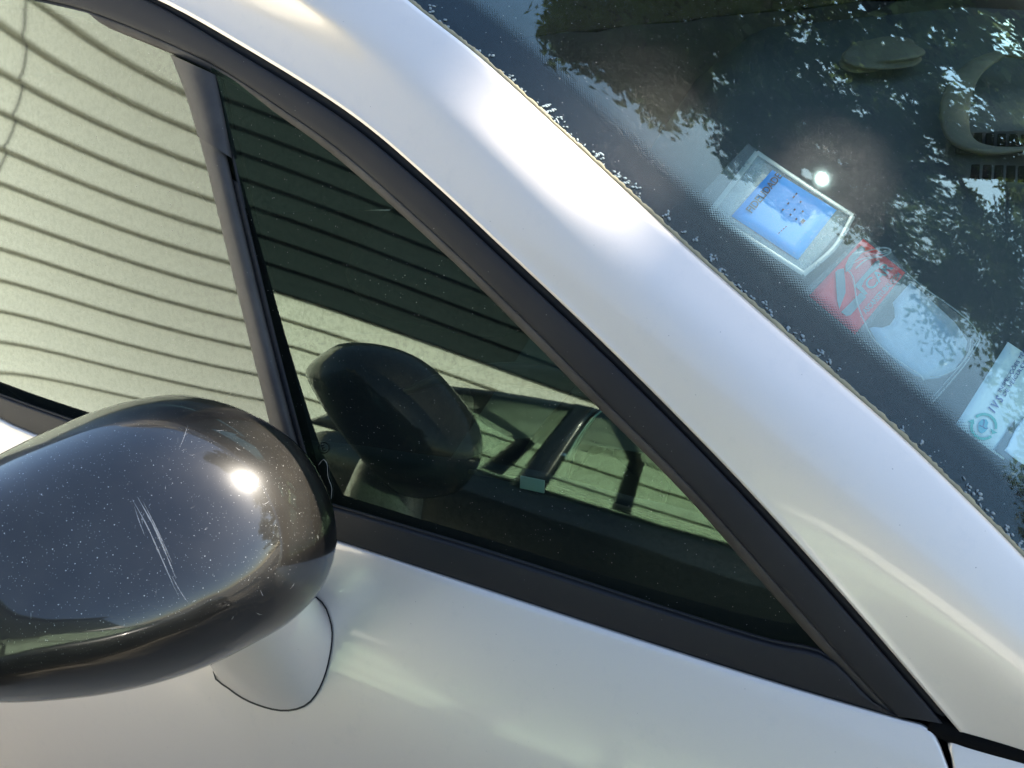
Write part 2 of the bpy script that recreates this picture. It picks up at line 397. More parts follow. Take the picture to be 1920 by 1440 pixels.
# ------------------------------------------------------------------ dark hatchback parked between street and building
M['darkpaint'] = plain('dark_green_black_paint', (.006, .009, .009), .3, coat=1)
M['tyre'] = plain('tyre_rubber', (.012, .012, .012), .85)
M['alloy'] = plain('alloy_wheel', (.45, .45, .46), .3, metal=1)
M['glass_parked'] = glass_mat('green_window_glass', (.64, .75, .66), .006, 120, .1)
pk = thing('parked_hatchback', 'dark hatchback with green tinted windows parked before the clad building', 'car', (.3, -2.3, 0))
PY = -2.3
def top_z(x): return float(np.interp(x, [-1.75, -1.62, -1.4, 0.75, 1.0, 1.9, 2.2, 2.3], [-.45, -.20, -.08, -.10, -.17, -.27, -.36, -.55]))
rows = []
for x in np.linspace(-1.75, 2.3, 44):
    tz = top_z(x); e = min(1, (x+1.75)/.25, (2.3-x)/.3); hw = .84*(.80+.20*math.sqrt(max(0, e)))
    sec = [(-.80, .88), (-.70, .97), (-.45, 1.0), (-.25, .985), (-.12, .965)]
    L = []
    for z, k_ in sec: L.append((hw*k_, min(z, tz-.005)))
    L += [(hw*.93, tz), (hw*.5, tz+.025)]
    rows.append([(x, PY+w, z) for w, z in L]+[(x, PY-w, z) for w, z in L[::-1]])
body = grid('lower_body', rows, M['darkpaint'], pk, close_u=True, caps=True)
rows = []
for x in np.linspace(-1.18, .30, 16):
    z = .44-.10*((x+.25)/.95)**2; hw = .63-.03*abs(x+.3)
    rows.append([(x, PY+hw, z-.05), (x, PY+hw*.97, z-.02), (x, PY+hw*.6, z+.025), (x, PY, z+.035), (x, PY-hw*.6, z+.025), (x, PY-hw*.97, z-.02), (x, PY-hw, z-.05), (x, PY-hw*.9, z-.055), (x, PY+hw*.9, z-.055)])
grid('roof', rows, M['darkpaint'], pk, close_u=True, caps=True)
for sg in (1, -1):
    yb, yt = PY+sg*.79, PY+sg*.60
    for nme, a, b_, w in (('rear_pillar', (-1.50, -.10), (-1.10, .34), .075), ('centre_pillar', (-.58, -.10), (-.40, .42), .055), ('front_pillar', (.92, -.12), (.24, .36), .035)):
        P0, P1 = np.array([a[0], yb, a[1]]), np.array([b_[0], yt, b_[1]])
        rows = []
        for t in np.linspace(0, 1, 6):
            c = P0+(P1-P0)*t; ww = w*(1.15-.3*t)
            rows.append([c+np.array([dx, dy, 0]) for dx, dy in ((-ww, 0), (-ww*.6, .014), (ww*.6, .014), (ww, 0), (ww*.6, -.014), (-ww*.6, -.014))])
        grid(nme, rows, M['darkpaint'], pk, close_u=True, caps=True)
    for nme, q in (('rear_door_glass', [(-1.46, -.09), (-.60, -.09), (-.42, .40), (-1.08, .33)]), ('front_door_glass', [(-.54, -.09), (.90, -.11), (.26, .36), (-.36, .41)])):
        V = [(x, (yb if z < .1 else yt)-sg*.006, z) for x, z in q]
        mesh(nme, V, [(0, 1, 2, 3) if sg < 0 else (0, 1, 2, 3)], M['glass_parked'], pk, smooth=False)
mesh('tailgate_glass', [(-1.52, PY-.70, -.09), (-1.52, PY+.70, -.09), (-1.14, PY+.55, .34), (-1.14, PY-.55, .34)], [(3, 2, 1, 0)], M['glass_parked'], pk, smooth=False)
mesh('front_screen', [(.96, PY-.72, -.12), (.96, PY+.72, -.12), (.27, PY+.56, .36), (.27, PY-.56, .36)], [(0, 1, 2, 3)], M['glass_parked'], pk, smooth=False)
def ring(name, c, prof, mat, parent, n=28):
    rows = [[(c[0]+r_*math.cos(a), c[1]+w, c[2]+r_*math.sin(a)) for r_, w in prof] for a in np.linspace(0, 2*math.pi, n)]
    return grid(name, rows, mat, parent, close_u=True)
for wx in (-1.02, 1.48):
    for sg in (1, -1):
        c = (wx, PY+sg*.80, -ZO+.305)
        wh = ring('wheel', c, [(.305, -.09), (.305, .07*1), (.285, .095), (.215, .10), (.20, .08), (.20, -.08), (.27, -.10)], M['tyre'], pk)
        ring('rim', c, [(.205, sg*.09), (.195, sg*.10), (.175, sg*.085), (.175, 0), (.205, 0)], M['alloy'], wh)
        for k_ in range(7):
            a = k_*2*math.pi/7; d = np.array([math.cos(a), 0, math.sin(a)]); c_ = np.array(c)+np.array([0, sg*.085, 0])
            tube('spoke', [c_+d*.02, c_+d*.10+[0, sg*.006, 0], c_+d*.185], [.030, .020, .026], M['alloy'], wh, 6, flat=.6)

# ------------------------------------------------------------------ the car
car = thing('silver_car', 'silver car with black window trim, gloss black side mirror and raked windscreen', 'car', (0, .75, 0))
NS = 72
TRO = [(-330,-150), (-60,-105), (120,-58), (273,0), (427,88), (640,222), (790,345), (935,480), (1110,645), (1280,813), (1420,960), (1600,1163), (1768,1357)]
TRI = [(-330,-30), (-150,-18), (0,8), (120,28), (193,50), (320,100), (417,146), (530,222), (640,303), (838,480), (970,610), (1107,750), (1280,923), (1420,1082), (1557,1237), (1652,1338)]
tro = spline(TRO, NS); tri = spline(TRI, NS)
def lerp(a, b, f): return np.asarray(a)*(1-f)+np.asarray(b)*f
def side_loft(name, A, B, prof, mat, parent=car, label=None, fn=sideY):
    rows = []
    for f, off in prof: rows.append([hit(lerp(a, b, f), fn, off) for a, b in zip(A, B)])
    return grid(name, rows, mat, parent, label=label)
trim = side_loft('window_frame_trim', tro, tri, [(-.01, .016), (-.01, .004), (.012, .0008), (.06, 0), (.3, -.0006), (.55, -.0006), (.70, 0), (.745, .0008), (.765, .003)], M['trim'])
side_loft('seal_lip', tro, tri, [(.758, .006), (.775, .0026), (.82, .0022), (.93, .004), (.985, .0055), (1.0, .008), (1.0, .05)], M['lip'], trim, 'dusty brown rubber lip along the glass')

BLO = [(-300,640), (-120,722), (0,782), (67,813), (350,920), (640,1015), (923,1107), (1280,1223), (1500,1291), (1677,1343), (1716,1353)]
BUP = [(-300,615), (-120,692), (0,743), (130,790), (380,876), (640,957), (917,1040), (1280,1157), (1440,1206), (1557,1237), (1640,1331)]
blo = spline(BLO, NS); bup = spline(BUP, NS)
belt = side_loft('belt_trim', bup, blo, [(-.10, .03), (-.06, .007), (0, .003), (.05, .0012), (.12, .0006), (.6, 0), (.93, .0004), (1.0, .002), (1.015, .006), (1.015, .014)], M['trim'])
side_loft('glass_wiper_strip', bup, blo, [(-.15, .03), (-.14, .0075), (-.10, .0052), (-.03, .0058), (.0, .010)], M['rubber'], belt)

# panes
def pane(name, poly_a, poly_b, fn, off, mat, n=40, m=26, label=None):
    A = spline(poly_a, n); B = spline(poly_b, n)
    rows = [[hit(lerp(a, b, f), fn, off) for a, b in zip(A, B)] for f in np.linspace(0, 1, m)]
    return grid(name, rows, mat, car, flip=True, label=label)
pane('door_window', [(-320,-60), (-100,-40), (60,0), (200,35), (330,90), (420,150)], [(-320,640), (-100,725), (100,800), (300,870), (470,930), (620,975)], glassL, .018, M['glass_door'], 46, 34)
pane('quarter_window', [(395,125), (600,250), (850,470), (1120,740), (1400,1030), (1600,1270)], [(580,950), (760,1015), (960,1080), (1200,1150), (1400,1215), (1600,1280)], glassQ, .012, M['glass_quarter'], 56, 34)

# division bar between the two panes
ML = spline([(322,103), (352,185), (384,300), (425,470), (470,650), (520,850), (560,980)], 40)
MR = spline([(410,143), (424,215), (446,330), (486,500), (530,680), (585,880), (640,1000)], 40)
def bar(name, i0, i1, prof, mat, parent, label=None):
    rows = []
    for f, off in prof: rows.append([hit(lerp(a, b, f), sideY, off) for a, b in zip(ML[i0:i1], MR[i0:i1])])
    return grid(name, rows, mat, parent, label=label)
mull = bar('division_bar', 7, 40, [(0, .03), (0, .004), (.03, .0005), (.12, -.004), (.35, -.0075), (.55, -.006), (.72, -.0015), (.775, .0015), (.785, .005)], M['mullion'], car, 'weathered grey black bar between door window and quarter window')
bar('bar_edge_strip', 9, 40, [(.785, .006), (.80, .0016), (.90, .0014), (.97, .002), (1.0, .005), (1.0, .04)], M['trim'], mull)
bar('bar_end_cap', 0, 8, [(0, .03), (-.03, .003), (.04, -.0015), (.15, -.006), (.4, -.0095), (.62, -.0075), (.8, -.003), (.93, .001), (.95, .012)], M['mullion'], mull)
bar('bar_seal', 0, 12, [(.90, .02), (.93, .004), (1.02, .005), (1.06, .03)], M['rubber'], mull)

# A-pillar: from the trim gap to the windscreen edge
EDG = [(330,-330), (560,-175), (765,0), (900,107), (1060,253), (1180,364), (1307,480), (1520,668), (1680,808), (1835,958), (1920,1045), (2080,1215), (2230,1390)]
PN = 90
edg = spline(EDG, PN)
SIL = [(-330,-166), (-60,-118), (120,-68), (288,-4), (440,78), (652,210), (803,335), (948,470), (1123,635), (1292,803), (1433,951), (1614,1154), (1783,1352), (1900,1492)]
sil = spline(SIL, PN)
Tm = hit((935,480), sideY); ax = nrm(hit((640,222), sideY)-hit((1420,960), sideY))
nm = nrm([.27, -.61, .74]); nm = nrm(nm-(nm@ax)*ax)
E3 = np.array([on_plane(p, Tm, nm) for p in edg]); A3 = np.array([hit(p, sideY, .001) for p in sil])
WC = nrm([.30, 1, .08])                          # windscreen tangent at its edge, across the car
rows = []
def sgrad(P):
    e = 1e-4; return nrm([(sideY(P[0]+e, P[2])-sideY(P[0]-e, P[2]))/(2*e), -1, (sideY(P[0], P[2]+e)-sideY(P[0], P[2]-e))/(2*e)])
cols = []
for i in range(PN):
    A, E = A3[i], E3[i]
    j0, j1 = max(i-1, 0), min(i+1, PN-1); tang = nrm(A3[j0]-A3[j1]); tE = nrm(E3[j0]-E3[j1])
    ns = sgrad(A); dA = np.cross(ns, tang); L = np.linalg.norm(E-A)
    if dA@(E-A) < 0: dA = -dA
    dA = nrm(dA)
    ch = E-A; chp = ch-(ch@tE)*tE                # stay in the cross-section
    dE = WC-(WC@tE)*tE; dE = nrm(dE+.0*chp)
    dA = nrm(dA*.75+nrm(ch)*.5); dE = nrm(dE*.75+nrm(ch)*.5)
    B1, B2 = A+dA*L*.36, E-dE*L*.36
    c = [A+np.array([0, .014, 0])-.002*dA, A+np.array([0, .004, -.001]), A+ns*.0005]
    for t in np.linspace(.015, .985, 26): c.append(A*(1-t)**3+3*B1*t*(1-t)**2+3*B2*t*t*(1-t)+E*t**3)
    nw = nrm(np.cross(tE, WC)); nw = nw if nw[2] > 0 else -nw
    c += [E-nw*.0008+dE*.0004, E-nw*.003+dE*.0012, E-nw*.012]
    cols.append(c)
rows = [[cols[i][k] for i in range(PN)] for k in range(len(cols[0]))]
grid('roof_pillar', rows, M['silver'], car, flip=True, label='silver windscreen pillar running up to the roof')
# black rubber in the gap between trim and pillar
rows = [[hit(lerp(a, b, f), sideY, o) for a, b in zip(spline(TRO, PN), sil)] for f, o in ((-.6, .017), (.2, .009), (.6, .008), (1.6, .015))]
grid('pillar_gap_seal', rows, M['rubber'], car)

# windscreen: the edge curve swept across the car with a bow
VS = np.concatenate([np.linspace(-.012, .09, 26), np.linspace(.10, 1.25, 40)])
nwm = nrm(np.cross(nrm(E3[30]-E3[50]), WC)); nwm = nwm if nwm[2] > 0 else -nwm
def cross(v): return np.array([.30*v-.235*v*v, v, .08*v-.062*v*v])
E3s = spline(E3, 110); sl = np.concatenate([[0], np.cumsum(np.linalg.norm(np.diff(E3s, axis=0), axis=1))])
W = [[E3s[i]+cross(v)-nwm*.0045 for i in range(110)] for v in VS]
Wuv = [(float(sl[i]), float(v)) for v in VS for i in range(110)]
Wv = [Vector((float(p[0]), float(p[1]), float(p[2]))) for r in W for p in r]
Wf = [(i*110+j, i*110+j+1, (i+1)*110+j+1, (i+1)*110+j) for i in range(len(VS)-1) for j in range(109)]
WB = BVHTree.FromPolygons(Wv, Wf)
def on_ws(p, off=0.0):
    d = Vector(ray(p)); h, n, i, t = WB.ray_cast(Vector(CAM), d)
    if h is None: raise RuntimeError('no windscreen at %s' % (p,))
    if n.z < 0: n = -n
    return np.array(h+n*off)
screen = grid('windscreen', W, M['glass_screen'], car, uvs=Wuv)
# ceramic border printed on the inside of the glass: solid band, then dots that shrink
m, nt, b = newmat('dotted_frit'); M['frit_dots'] = m
mask = frit_mask(nt)
b.inputs['Base Color'].default_value = (.004, .005, .009, 1); b.inputs['Roughness'].default_value = .8; b.inputs['Specular IOR Level'].default_value = .02
trn = N(nt, 'ShaderNodeBsdfTransparent'); mxs = N(nt, 'ShaderNodeMixShader')
nt.links.new(mask, mxs.inputs[0]); nt.links.new(trn.outputs[0], mxs.inputs[1]); nt.links.new(b.outputs[0], mxs.inputs[2])
nt.links.new(mxs.outputs[0], nt.nodes['Material Output'].inputs[0])
FV = np.linspace(-.012, .064, 14)
FR = [[E3s[i]+cross(v)-nwm*.0075 for i in range(110)] for v in FV]
grid('printed_border', FR, M['frit_dots'], screen, uvs=[(float(sl[i]), float(v)) for v in FV for i in range(110)], label='black printed border ending in rows of dots')
# crusty yellowish sealant line and delamination bubbles along the edge
M['crust'] = plain('crusty_sealant', (.26, .23, .14), .8, nscale=90, namp=.5)
cr_pts = [E3s[i]+cross(.0035)-nwm*.0035 for i in range(110)]
crl = []
Pc = spline(cr_pts, 420)
tube('sealant_line', Pc, .0016+.0016*rng.random(420), M['crust'], screen, 7)
M['bubble'] = plain('milky_delamination', (.20, .25, .26), .5)
bm = bmesh.new()
for i in range(330):
    s = rng.random(); cl = .5+.5*math.sin(s*31)+.6*math.sin(s*13+1)
    if rng.random() > .35+.4*cl: continue
    k = s*108; i0 = int(k); base = E3s[i0]*(1-k+i0)+E3s[i0+1]*(k-i0)
    v0 = rng.uniform(.003, .013); tdir = nrm(E3s[i0]-E3s[i0+1])
    for j in range(rng.integers(1, 4)):
        c = base+cross(v0+.0022*j)+tdir*rng.normal(0, .0016)-nwm*.0040
        mt = Matrix.Translation(Vector((c[0], c[1], c[2]+ZO))) @ Matrix.Rotation(rng.uniform(0, 6.28), 4, Vector(nwm)) @ Vector(nwm).to_track_quat('Z', 'Y').to_matrix().to_4x4() @ Matrix.Diagonal((rng.uniform(.0006, .0017), rng.uniform(.0009, .0024), .0004, 1))
        bmesh.ops.create_icosphere(bm, subdivisions=1, radius=1, matrix=mt)
me = bpy.data.meshes.new('edge_bubbles'); bm.to_mesh(me); bm.free()
me.polygons.foreach_set('use_smooth', [True]*len(me.polygons))
eb = link('edge_bubbles', me, M['bubble'], screen); eb['kind'] = 'stuff'

# door skin, fender, cowl gap
DT = [(-420,600), (-300,650), (-120,730), (0,788), (67,818), (350,925), (640,1019), (923,1111), (1280,1227), (1500,1295), (1677,1346), (1722,1357), (1744,1368), (1757,1388), (1768,1415), (1790,1475), (1830,1590), (1880,1740)]
dt = spline(DT, 150)
db = np.array([(lerp(-900, 1870, f), 1760) for f in np.linspace(0, 1, 150)])
db[-40:] = [lerp((db[-40][0], 1760), (1884, 1752), f) for f in np.linspace(0, 1, 40)]
rows = [[hit(lerp(a, b, f), doorY, o) for a, b in zip(dt, db)] for f, o in [(-.006, .02), (-.004, .004), (0, .0012), (.004, 0)]+[(f, 0) for f in np.linspace(.02, 1, 46)]]
door = grid('door_panel', rows, M['silver'], car, label='silver door skin below the window')
ft = spline([(1793,1480), (1787,1430), (1781,1404), (1788,1392), (1806,1391), (1850,1400), (1920,1421), (2080,1475)], 60)
fb = np.array([(lerp(1900, 2160, f), 1760) for f in np.linspace(0, 1, 60)])
rows = [[hit(lerp(a, b, f), doorY, o) for a, b in zip(ft, fb)] for f, o in [(-.03, .022), (-.02, .005), (0, .0012), (.015, 0)]+[(f, 0) for f in np.linspace(.05, 1, 20)]]
grid('front_fender', rows, M['silver'], car, label='silver fender corner ahead of the door')
rows = [[hit((x, y), doorY, .024) for x in np.linspace(1600, 2160, 30)] for y in np.linspace(1300, 1800, 30)]
grid('gap_liner', rows, M['gap'], car)
# rubber cowl seal between pillar foot and fender
cs = spline([(1742,1352), (1772,1366), (1800,1379), (1850,1394), (1920,1413), (2010,1440)], 26)
tube('cowl_seal', [hit(p, doorY, .010) for p in cs], .0085, M['gap'], car, 12)

# ------------------------------------------------------------------ side mirror
OUT = [(0,850), (100,803), (180,770), (250,750), (320,740), (380,745), (450,766), (520,803), (572,848), (606,902), (625,952), (632,1000), (628,1042), (612,1088), (585,1128),
       (540,1170), (480,1205), (400,1245), (300,1280), (200,1302), (100,1314), (0,1318), (-80,1308), (-150,1268), (-190,1180), (-195,1080), (-170,985), (-110,910)]
out = spline(OUT, 120, closed=True); cpx = np.array((235., 1035.))
MN = nrm([.62, -.30, .70]); MC = at((350, 742), .755); MH = .095
BK = ray(cpx)
RR = [.0005]+list(np.linspace(.03, .80, 26))+[.84, .88, .91, .94, .96, .975, .988, .996, 1.0]
rows = []
for r_ in RR:
    h = MH*(1-r_**3.3)**.55
    rows.append([on_plane(cpx+r_*(o-cpx), MC, MN)-ray(cpx+r_*(o-cpx))*h for o in out])
rim = rows[-1]; ctr = np.mean(rim, axis=0)
for s_, dz in ((.995, .010), (.97, .028), (.93, .045), (.89, .056), (.86, .060), (.84, .056), (.835, .046)):
    rows.append([ctr+(p-ctr)*s_+BK*dz for p in rim])
mirror = grid('side_mirror', rows, M['mirror'], car, close_u=True, label='gloss black side mirror shell dusted with grit')
M['mglass'] = plain('mirror_glass', (.85, .87, .88), .02, metal=1)
g_rows = [[ctr+(p-ctr)*s_+BK*.048 for p in rim] for s_ in (.838, .6, .3, .01)]
grid('mirror_glass', g_rows, M['mglass'], mirror, close_u=True)
mirror.data.polygons.foreach_set('use_smooth', [True]*len(mirror.data.polygons))
# silver stalk
RB = [(402,1258), (430,1290), (472,1316), (530,1331), (577,1318), (606,1272), (621,1205), (617,1160), (594,1122), (520,1085), (430,1170)]
rb = spline(RB, 48, closed=True); base3 = np.array([hit(p, doorY, -.0012) for p in rb]); bc = base3.mean(0)
tip = at((415,1080), .78)
rows = []
for t, sc in ((0, 1.0), (.03, .985), (.1, .96), (.25, .92), (.5, .86), (.8, .78), (1, .7)):
    cc = bc*(1-t)+tip*t
    rows.append([cc+(p-bc)*sc for p in base3])
stalk = grid('mirror_stalk', rows, M['silver'], mirror, close_u=True, label='silver stalk joining mirror and door')
rows = [[bc+(p-bc)*s_+np.array([0, -.0003, 0]) for p in base3] for s_ in (1.025, .985)]
grid('stalk_gasket', rows, M['rubber'], stalk, close_u=True)

# ------------------------------------------------------------------ rest of the body that closes the cabin
e0 = E3s[0]
M['head'] = plain('grey_headliner', (.05, .05, .045), .9)
M['dark'] = plain('dark_cabin_plastic', (.012, .013, .013), .6, nscale=30, namp=.3)
M['cloth'] = plain('dark_seat_cloth', (.009, .010, .010), .95, nscale=60, namp=.3, bstr=.3)
M['tan'] = plain('tan_upholstery', (.11, .10, .065), .8, nscale=14, namp=.3)
M['metalblue'] = plain('satin_metal', (.50, .58, .62), .28, metal=1)
M['white'] = plain('white_plastic', (.7, .7, .66), .5)
rx1 = e0[0]-.02
rows = [[(x, y, e0[2]-.012+.05*(1-((y-.72)/.62)**2)*(.3+.7*(1-abs((x+1.3)/1.1)**2)) ) for x in np.linspace(-2.4, rx1, 16)] for y in np.linspace(e0[1]+.02, 1.30, 14)]
grid('roof_panel', rows, M['silver'], car)
rows = [[(p[0], p[1], p[2]-.03) for p in r] for r in rows]
grid('headliner', rows, M['head'], car, flip=True)
box('cabin_floor', (-.75, .78, -.80), (3.5, 1.66, .04), M['dark'], car, 0)
box('door_sill', (-.6, -.06, -.80), (2.4, .10, .12), M['silver'], car, .02)
# far door and far pillar
far = lambda x, z: 1.44-sideY(x, z)
rows = [[(x, far(x, z), z) for x in np.linspace(-2.2, .9, 14)] for z in np.linspace(-.78, -.2, 6)]
grid('far_door', rows, plain('grey_door_card', (.040, .052, .055), .8, bstr=.3, bscale=500), car)
rows = [[(x, far(x, z), z) for x in np.linspace(-2.2, .45, 16)] for z in np.linspace(-.215, .34, 7)]
grid('far_window', rows, glass_mat('dark_far_glass', (.010, .014, .012), .004, 150, .1), car, flip=True)
tube('far_pillar', [(p[0], 1.44-p[1]+.02, p[2]-.01) for p in E3s[::4]], .045, M['dark'], car, 10)
box('rear_bulkhead', (-2.1, .72, -.25), (.08, 1.62, 1.2), M['cloth'], car, .02)
# passenger seat
seat = link('passenger_seat', bpy.data.meshes.new('passenger_seat'), None, car)
def lump(name, c, s, mat, parent, rot=None, seed=0, amp=.08, label=None):
    bm = bmesh.new(); bmesh.ops.create_icosphere(bm, subdivisions=4, radius=1)
    for v in bm.verts:
        n = v.co.normalized(); q = (abs(n.x)**4+abs(n.y)**4+abs(n.z)**4)**.25
        k = 1+amp*(math.sin(3*n.x+seed)*math.cos(4*n.y+seed*2)+.5*math.sin(7*n.z+5*n.x+seed))
        v.co = n/q*k; v.co = Vector((v.co.x*s[0], v.co.y*s[1], v.co.z*s[2]))
    if rot is not None: bmesh.ops.transform(bm, matrix=rot.to_4x4(), verts=bm.verts)
    bmesh.ops.translate(bm, vec=(c[0], c[1], c[2]+ZO), verts=bm.verts)
    me = bpy.data.meshes.new(name); bm.to_mesh(me); bm.free(); me.polygons.foreach_set('use_smooth', [True]*len(me.polygons))
    return link(name, me, mat, parent, label)
bpy.data.objects.remove(seat)
seat = lump('passenger_seat', (-.72, .32, -.52), (.27, .25, .10), M['cloth'], car, None, 1, .04)
lump('seat_backrest', (-1.05, .32, -.18), (.10, .25, .34), M['cloth'], seat, Matrix.Rotation(-.3, 3, 'Y'), 2, .04)
lump('driver_seat', (-.72, .98, -.52), (.27, .25, .10), M['cloth'], car, None, 3, .04)
# inner door card below the quarter window
def inner(name, top, bot, dep, mat, m=8, label=None, parent=car, n=30):
    A = spline(top, n); B = spline(bot, n)
    rows = [[hit(lerp(a, b, f), sideY, dep+.10*f) for a, b in zip(A, B)] for f in np.linspace(0, 1, m)]
    rows = [[p+np.array([0, .02, -.006]) for p in rows[0]]]+rows
    return grid(name, rows, mat, parent, label=label)
card = inner('door_card', [(500,835), (640,850), (760,868), (880,884), (1000,905), (1140,945), (1330,998), (1480,1100)], [(520,1080), (700,1140), (900,1200), (1050,1240), (1200,1280), (1350,1310), (1450,1330), (1600,1340)], .075, M['dark'])
tube('card_edge', [hit(p, sideY, .073) for p in spline([(880,884), (1000,905), (1140,945), (1330,998), (1400,1030)], 24)], .0025, plain('brown_card_edge', (.10, .07, .05), .7), card, 8)
box('white_tag', tuple(hit((998,908), sideY, .066)), (.026, .002, .013), M['white'], card, .0008, rot=Matrix.Rotation(.02, 3, 'Y') @ Matrix.Rotation(-.5, 3, 'X'))
# dark band added along the parked car's reflected pillar; satin metal strip
def dep(p, e): 
    P = hit(p, glassQ, .012); return P+ray(p)*e
hd = tube('reflected_pillar_band', [dep(p, .14) for p in spline([(1150,690), (1095,745), (1045,800), (1005,855), (975,910), (960,950)], 30)], .014, M['dark'], car, 12, 'dark curved band behind the quarter window')
tube('metal_strip', [dep(p, .135) for p in spline([(1140,757), (1105,790), (1078,830), (1058,875), (1046,915), (1040,940)], 30)], np.interp(np.linspace(0, 1, 30), [0, .5, 1], [.003, .0075, .0095]), M['metalblue'], hd, 12, 'satin metal strip with an oval button', flat=.45)
P = dep((1057,858), .126)
bt = lump('oval_button', tuple(P), (.0038, .003, .0062), M['metalblue'], hd, None, 0, 0)
tube('reflected_roof_arch', [dep(p, .16) for p in spline([(760,735), (830,710), (920,700), (1010,706), (1090,718), (1170,735)], 30)], np.interp(np.linspace(0, 1, 30), [0, .5, 1], [.004, .013, .016]), M['dark'], car, 12)  # dark arch added along the parked car's reflected roof line
tube('seat_piping', [dep(p, .22) for p in spline([(1180,770), (1140,815), (1110,860), (1085,920), (1075,960)], 20)], .008, M['tan'], car, 10)
pb = dep((1160,925), .20); lump('tan_lump', tuple(pb), (.05, .045, .022), M['tan'], car, Matrix.Rotation(.4, 3, 'Y'), 4, .10, 'tan soft lump behind the quarter window')  # lump added for the tan blobs in this pane
pb = dep((1190,868), .24); lump('tan_lump_side', tuple(pb), (.02, .035, .03), M['tan'], bpy.data.objects['tan_lump'], Matrix.Rotation(-.5, 3, 'X'), 5, .10)

# dashboard under the windscreen
rows = []
for y in np.linspace(.10, 1.34, 30):
    r = []
    for x in np.linspace(-.22, .95, 30):
        z = -.17-.10*max(0, (-.08-x))/.14 - .16*max(0, x-.3)+.02*math.cos((y-1.0)*5)*max(0, 1-abs(x+.02)*4)
        r.append((x, y, z))
    rows.append(r)
dash = grid('dashboard', rows, plain('dark_dash_skin', (.046, .058, .054), .8, bstr=.4, bscale=700), car, flip=True)
def dash_hit(p):
    d = ray(p); t = ((-.17-CAM[2])/d[2]); return CAM+t*d
# side demister vents with a tan surround
vent = None
for k, (cx_, cy_) in enumerate(((1885,287), (1880,348))):
    c = dash_hit((cx_, cy_))
    if vent is None: vent = box('demister_vent', tuple(c+[.02, .02, .006]), (.16, .05, .012), M['dark'], dash, .004)
    for j in range(9):
        q = dash_hit((cx_-55+j*22, cy_+(-1)**0*(j-4)*1.0))
        box('vent_slot', tuple(q+[0, 0, .016]), (.010, .034, .006), M['gap'], dash, .001)
tube('vent_surround', [dash_hit(p)+[0, 0, .03] for p in spline([(1935,150), (1870,138), (1808,178), (1785,245), (1796,300), (1850,322), (1930,318)], 40)], np.interp(np.linspace(0, 1, 40), [0, .2, .5, .8, 1], [.004, .016, .020, .014, .004]), M['tan'], dash, 12, flat=.4)
q = dash_hit((1650,135)); lump('reflected_tan_patch', tuple(q+[0, 0, .03]), (.055, .05, .012), M['tan'], dash, None, 2, .16)  # tan lump added for a blurred patch reflected in the windscreen

# ------------------------------------------------------------------ stickers and sleeves on the inside of the windscreen
def ngon(name, px, mat, parent, off, label=None, sub=True):
    """flat piece cut to a traced outline, lying on the inside of the glass; fan of small faces so it follows the glass"""
    pts = [on_ws(p, off) for p in px]; c = np.mean(np.array(px, float), axis=0)
    rings = [pts]
    for f in (.66, .33): rings.append([on_ws(lerp(c, p, f), off) for p in px])
    V = [p for r in rings for p in r]+[on_ws(c, off)]; n = len(px); Fc = []
    for k in range(2):
        for i in range(n): j = (i+1) % n; Fc.append((k*n+i, k*n+j, (k+1)*n+j, (k+1)*n+i))
    for i in range(n): Fc.append((2*n+i, 2*n+(i+1) % n, 3*n))
    o = mesh(name, V, Fc, mat, parent, label=label); md = o.modifiers.new('thickness', 'SOLIDIFY'); md.thickness = .0002; md.offset = -1
    return o
def flatpoly(name, px, mat, parent, off, label=None):
    V = [on_ws(p, off) for p in px]
    o = mesh(name, V, [tuple(range(len(px)))], mat, parent, smooth=False, label=label)
    md = o.modifiers.new('thickness', 'SOLIDIFY'); md.thickness = .00015; md.offset = 0
    return o
def quad_dense(c, n=7):
    out = []
    for i in range(4):
        a, b = np.array(c[i], float), np.array(c[(i+1) % 4], float)
        out += [tuple(a+(b-a)*t) for t in np.linspace(0, 1, n, endpoint=False)]
    return out
def text(name, s, p0, p1, up, size_px, mat, parent, off, bold=0, surf=None):
    on = surf or on_ws
    """lettering from pixel p0 along p1; `up` is a pixel on the side the letters' heads point to"""
    cu = bpy.data.curves.new(name, 'FONT'); cu.body = s; cu.size = 1; cu.offset = bold; cu.resolution_u = 3
    tmp = bpy.data.objects.new(name, cu); COL.objects.link(tmp)
    dg = bpy.context.evaluated_depsgraph_get(); me = bpy.data.meshes.new_from_object(tmp.evaluated_get(dg))
    bpy.data.objects.remove(tmp); me.name = name
    O, X, Uq = on(p0, off), on(p1, off), on(up, off)
    w = max(v.co.x for v in me.vertices); ex = (X-O)/w; eu = Uq-O; eu = eu-(eu@nrm(ex))*nrm(ex); eu = nrm(eu)
    hgt = np.linalg.norm(on((p0[0]+size_px*.7, p0[1]-size_px*.7), off)-O)
    for v in me.vertices:
        q = O+ex*v.co.x+eu*hgt*v.co.y; v.co = (q[0], q[1], q[2]+ZO)
    return link(name, me, mat, parent)
def sleeve_mat(name, col, amt, rough=.25):
    m = bpy.data.materials.new(name); m.use_nodes = True; nt = m.node_tree; b = nt.nodes['Principled BSDF']
    b.inputs['Base Color'].default_value = tuple(col)+(1,); b.inputs['Roughness'].default_value = rough
    tr = nt.nodes.new('ShaderNodeBsdfTransparent'); mx = nt.nodes.new('ShaderNodeMixShader')
    n1 = noise(nt, 60, 3); f = math_(nt, 'MULTIPLY', ramp(nt, n1, [(.3, (.75, .75, .75)), (.7, (1, 1, 1))]), amt)
    nt.links.new(f, mx.inputs[0]); nt.links.new(tr.outputs[0], mx.inputs[1]); nt.links.new(b.outputs[0], mx.inputs[2])
    nt.links.new(mx.outputs[0], nt.nodes['Material Output'].inputs[0]); return m
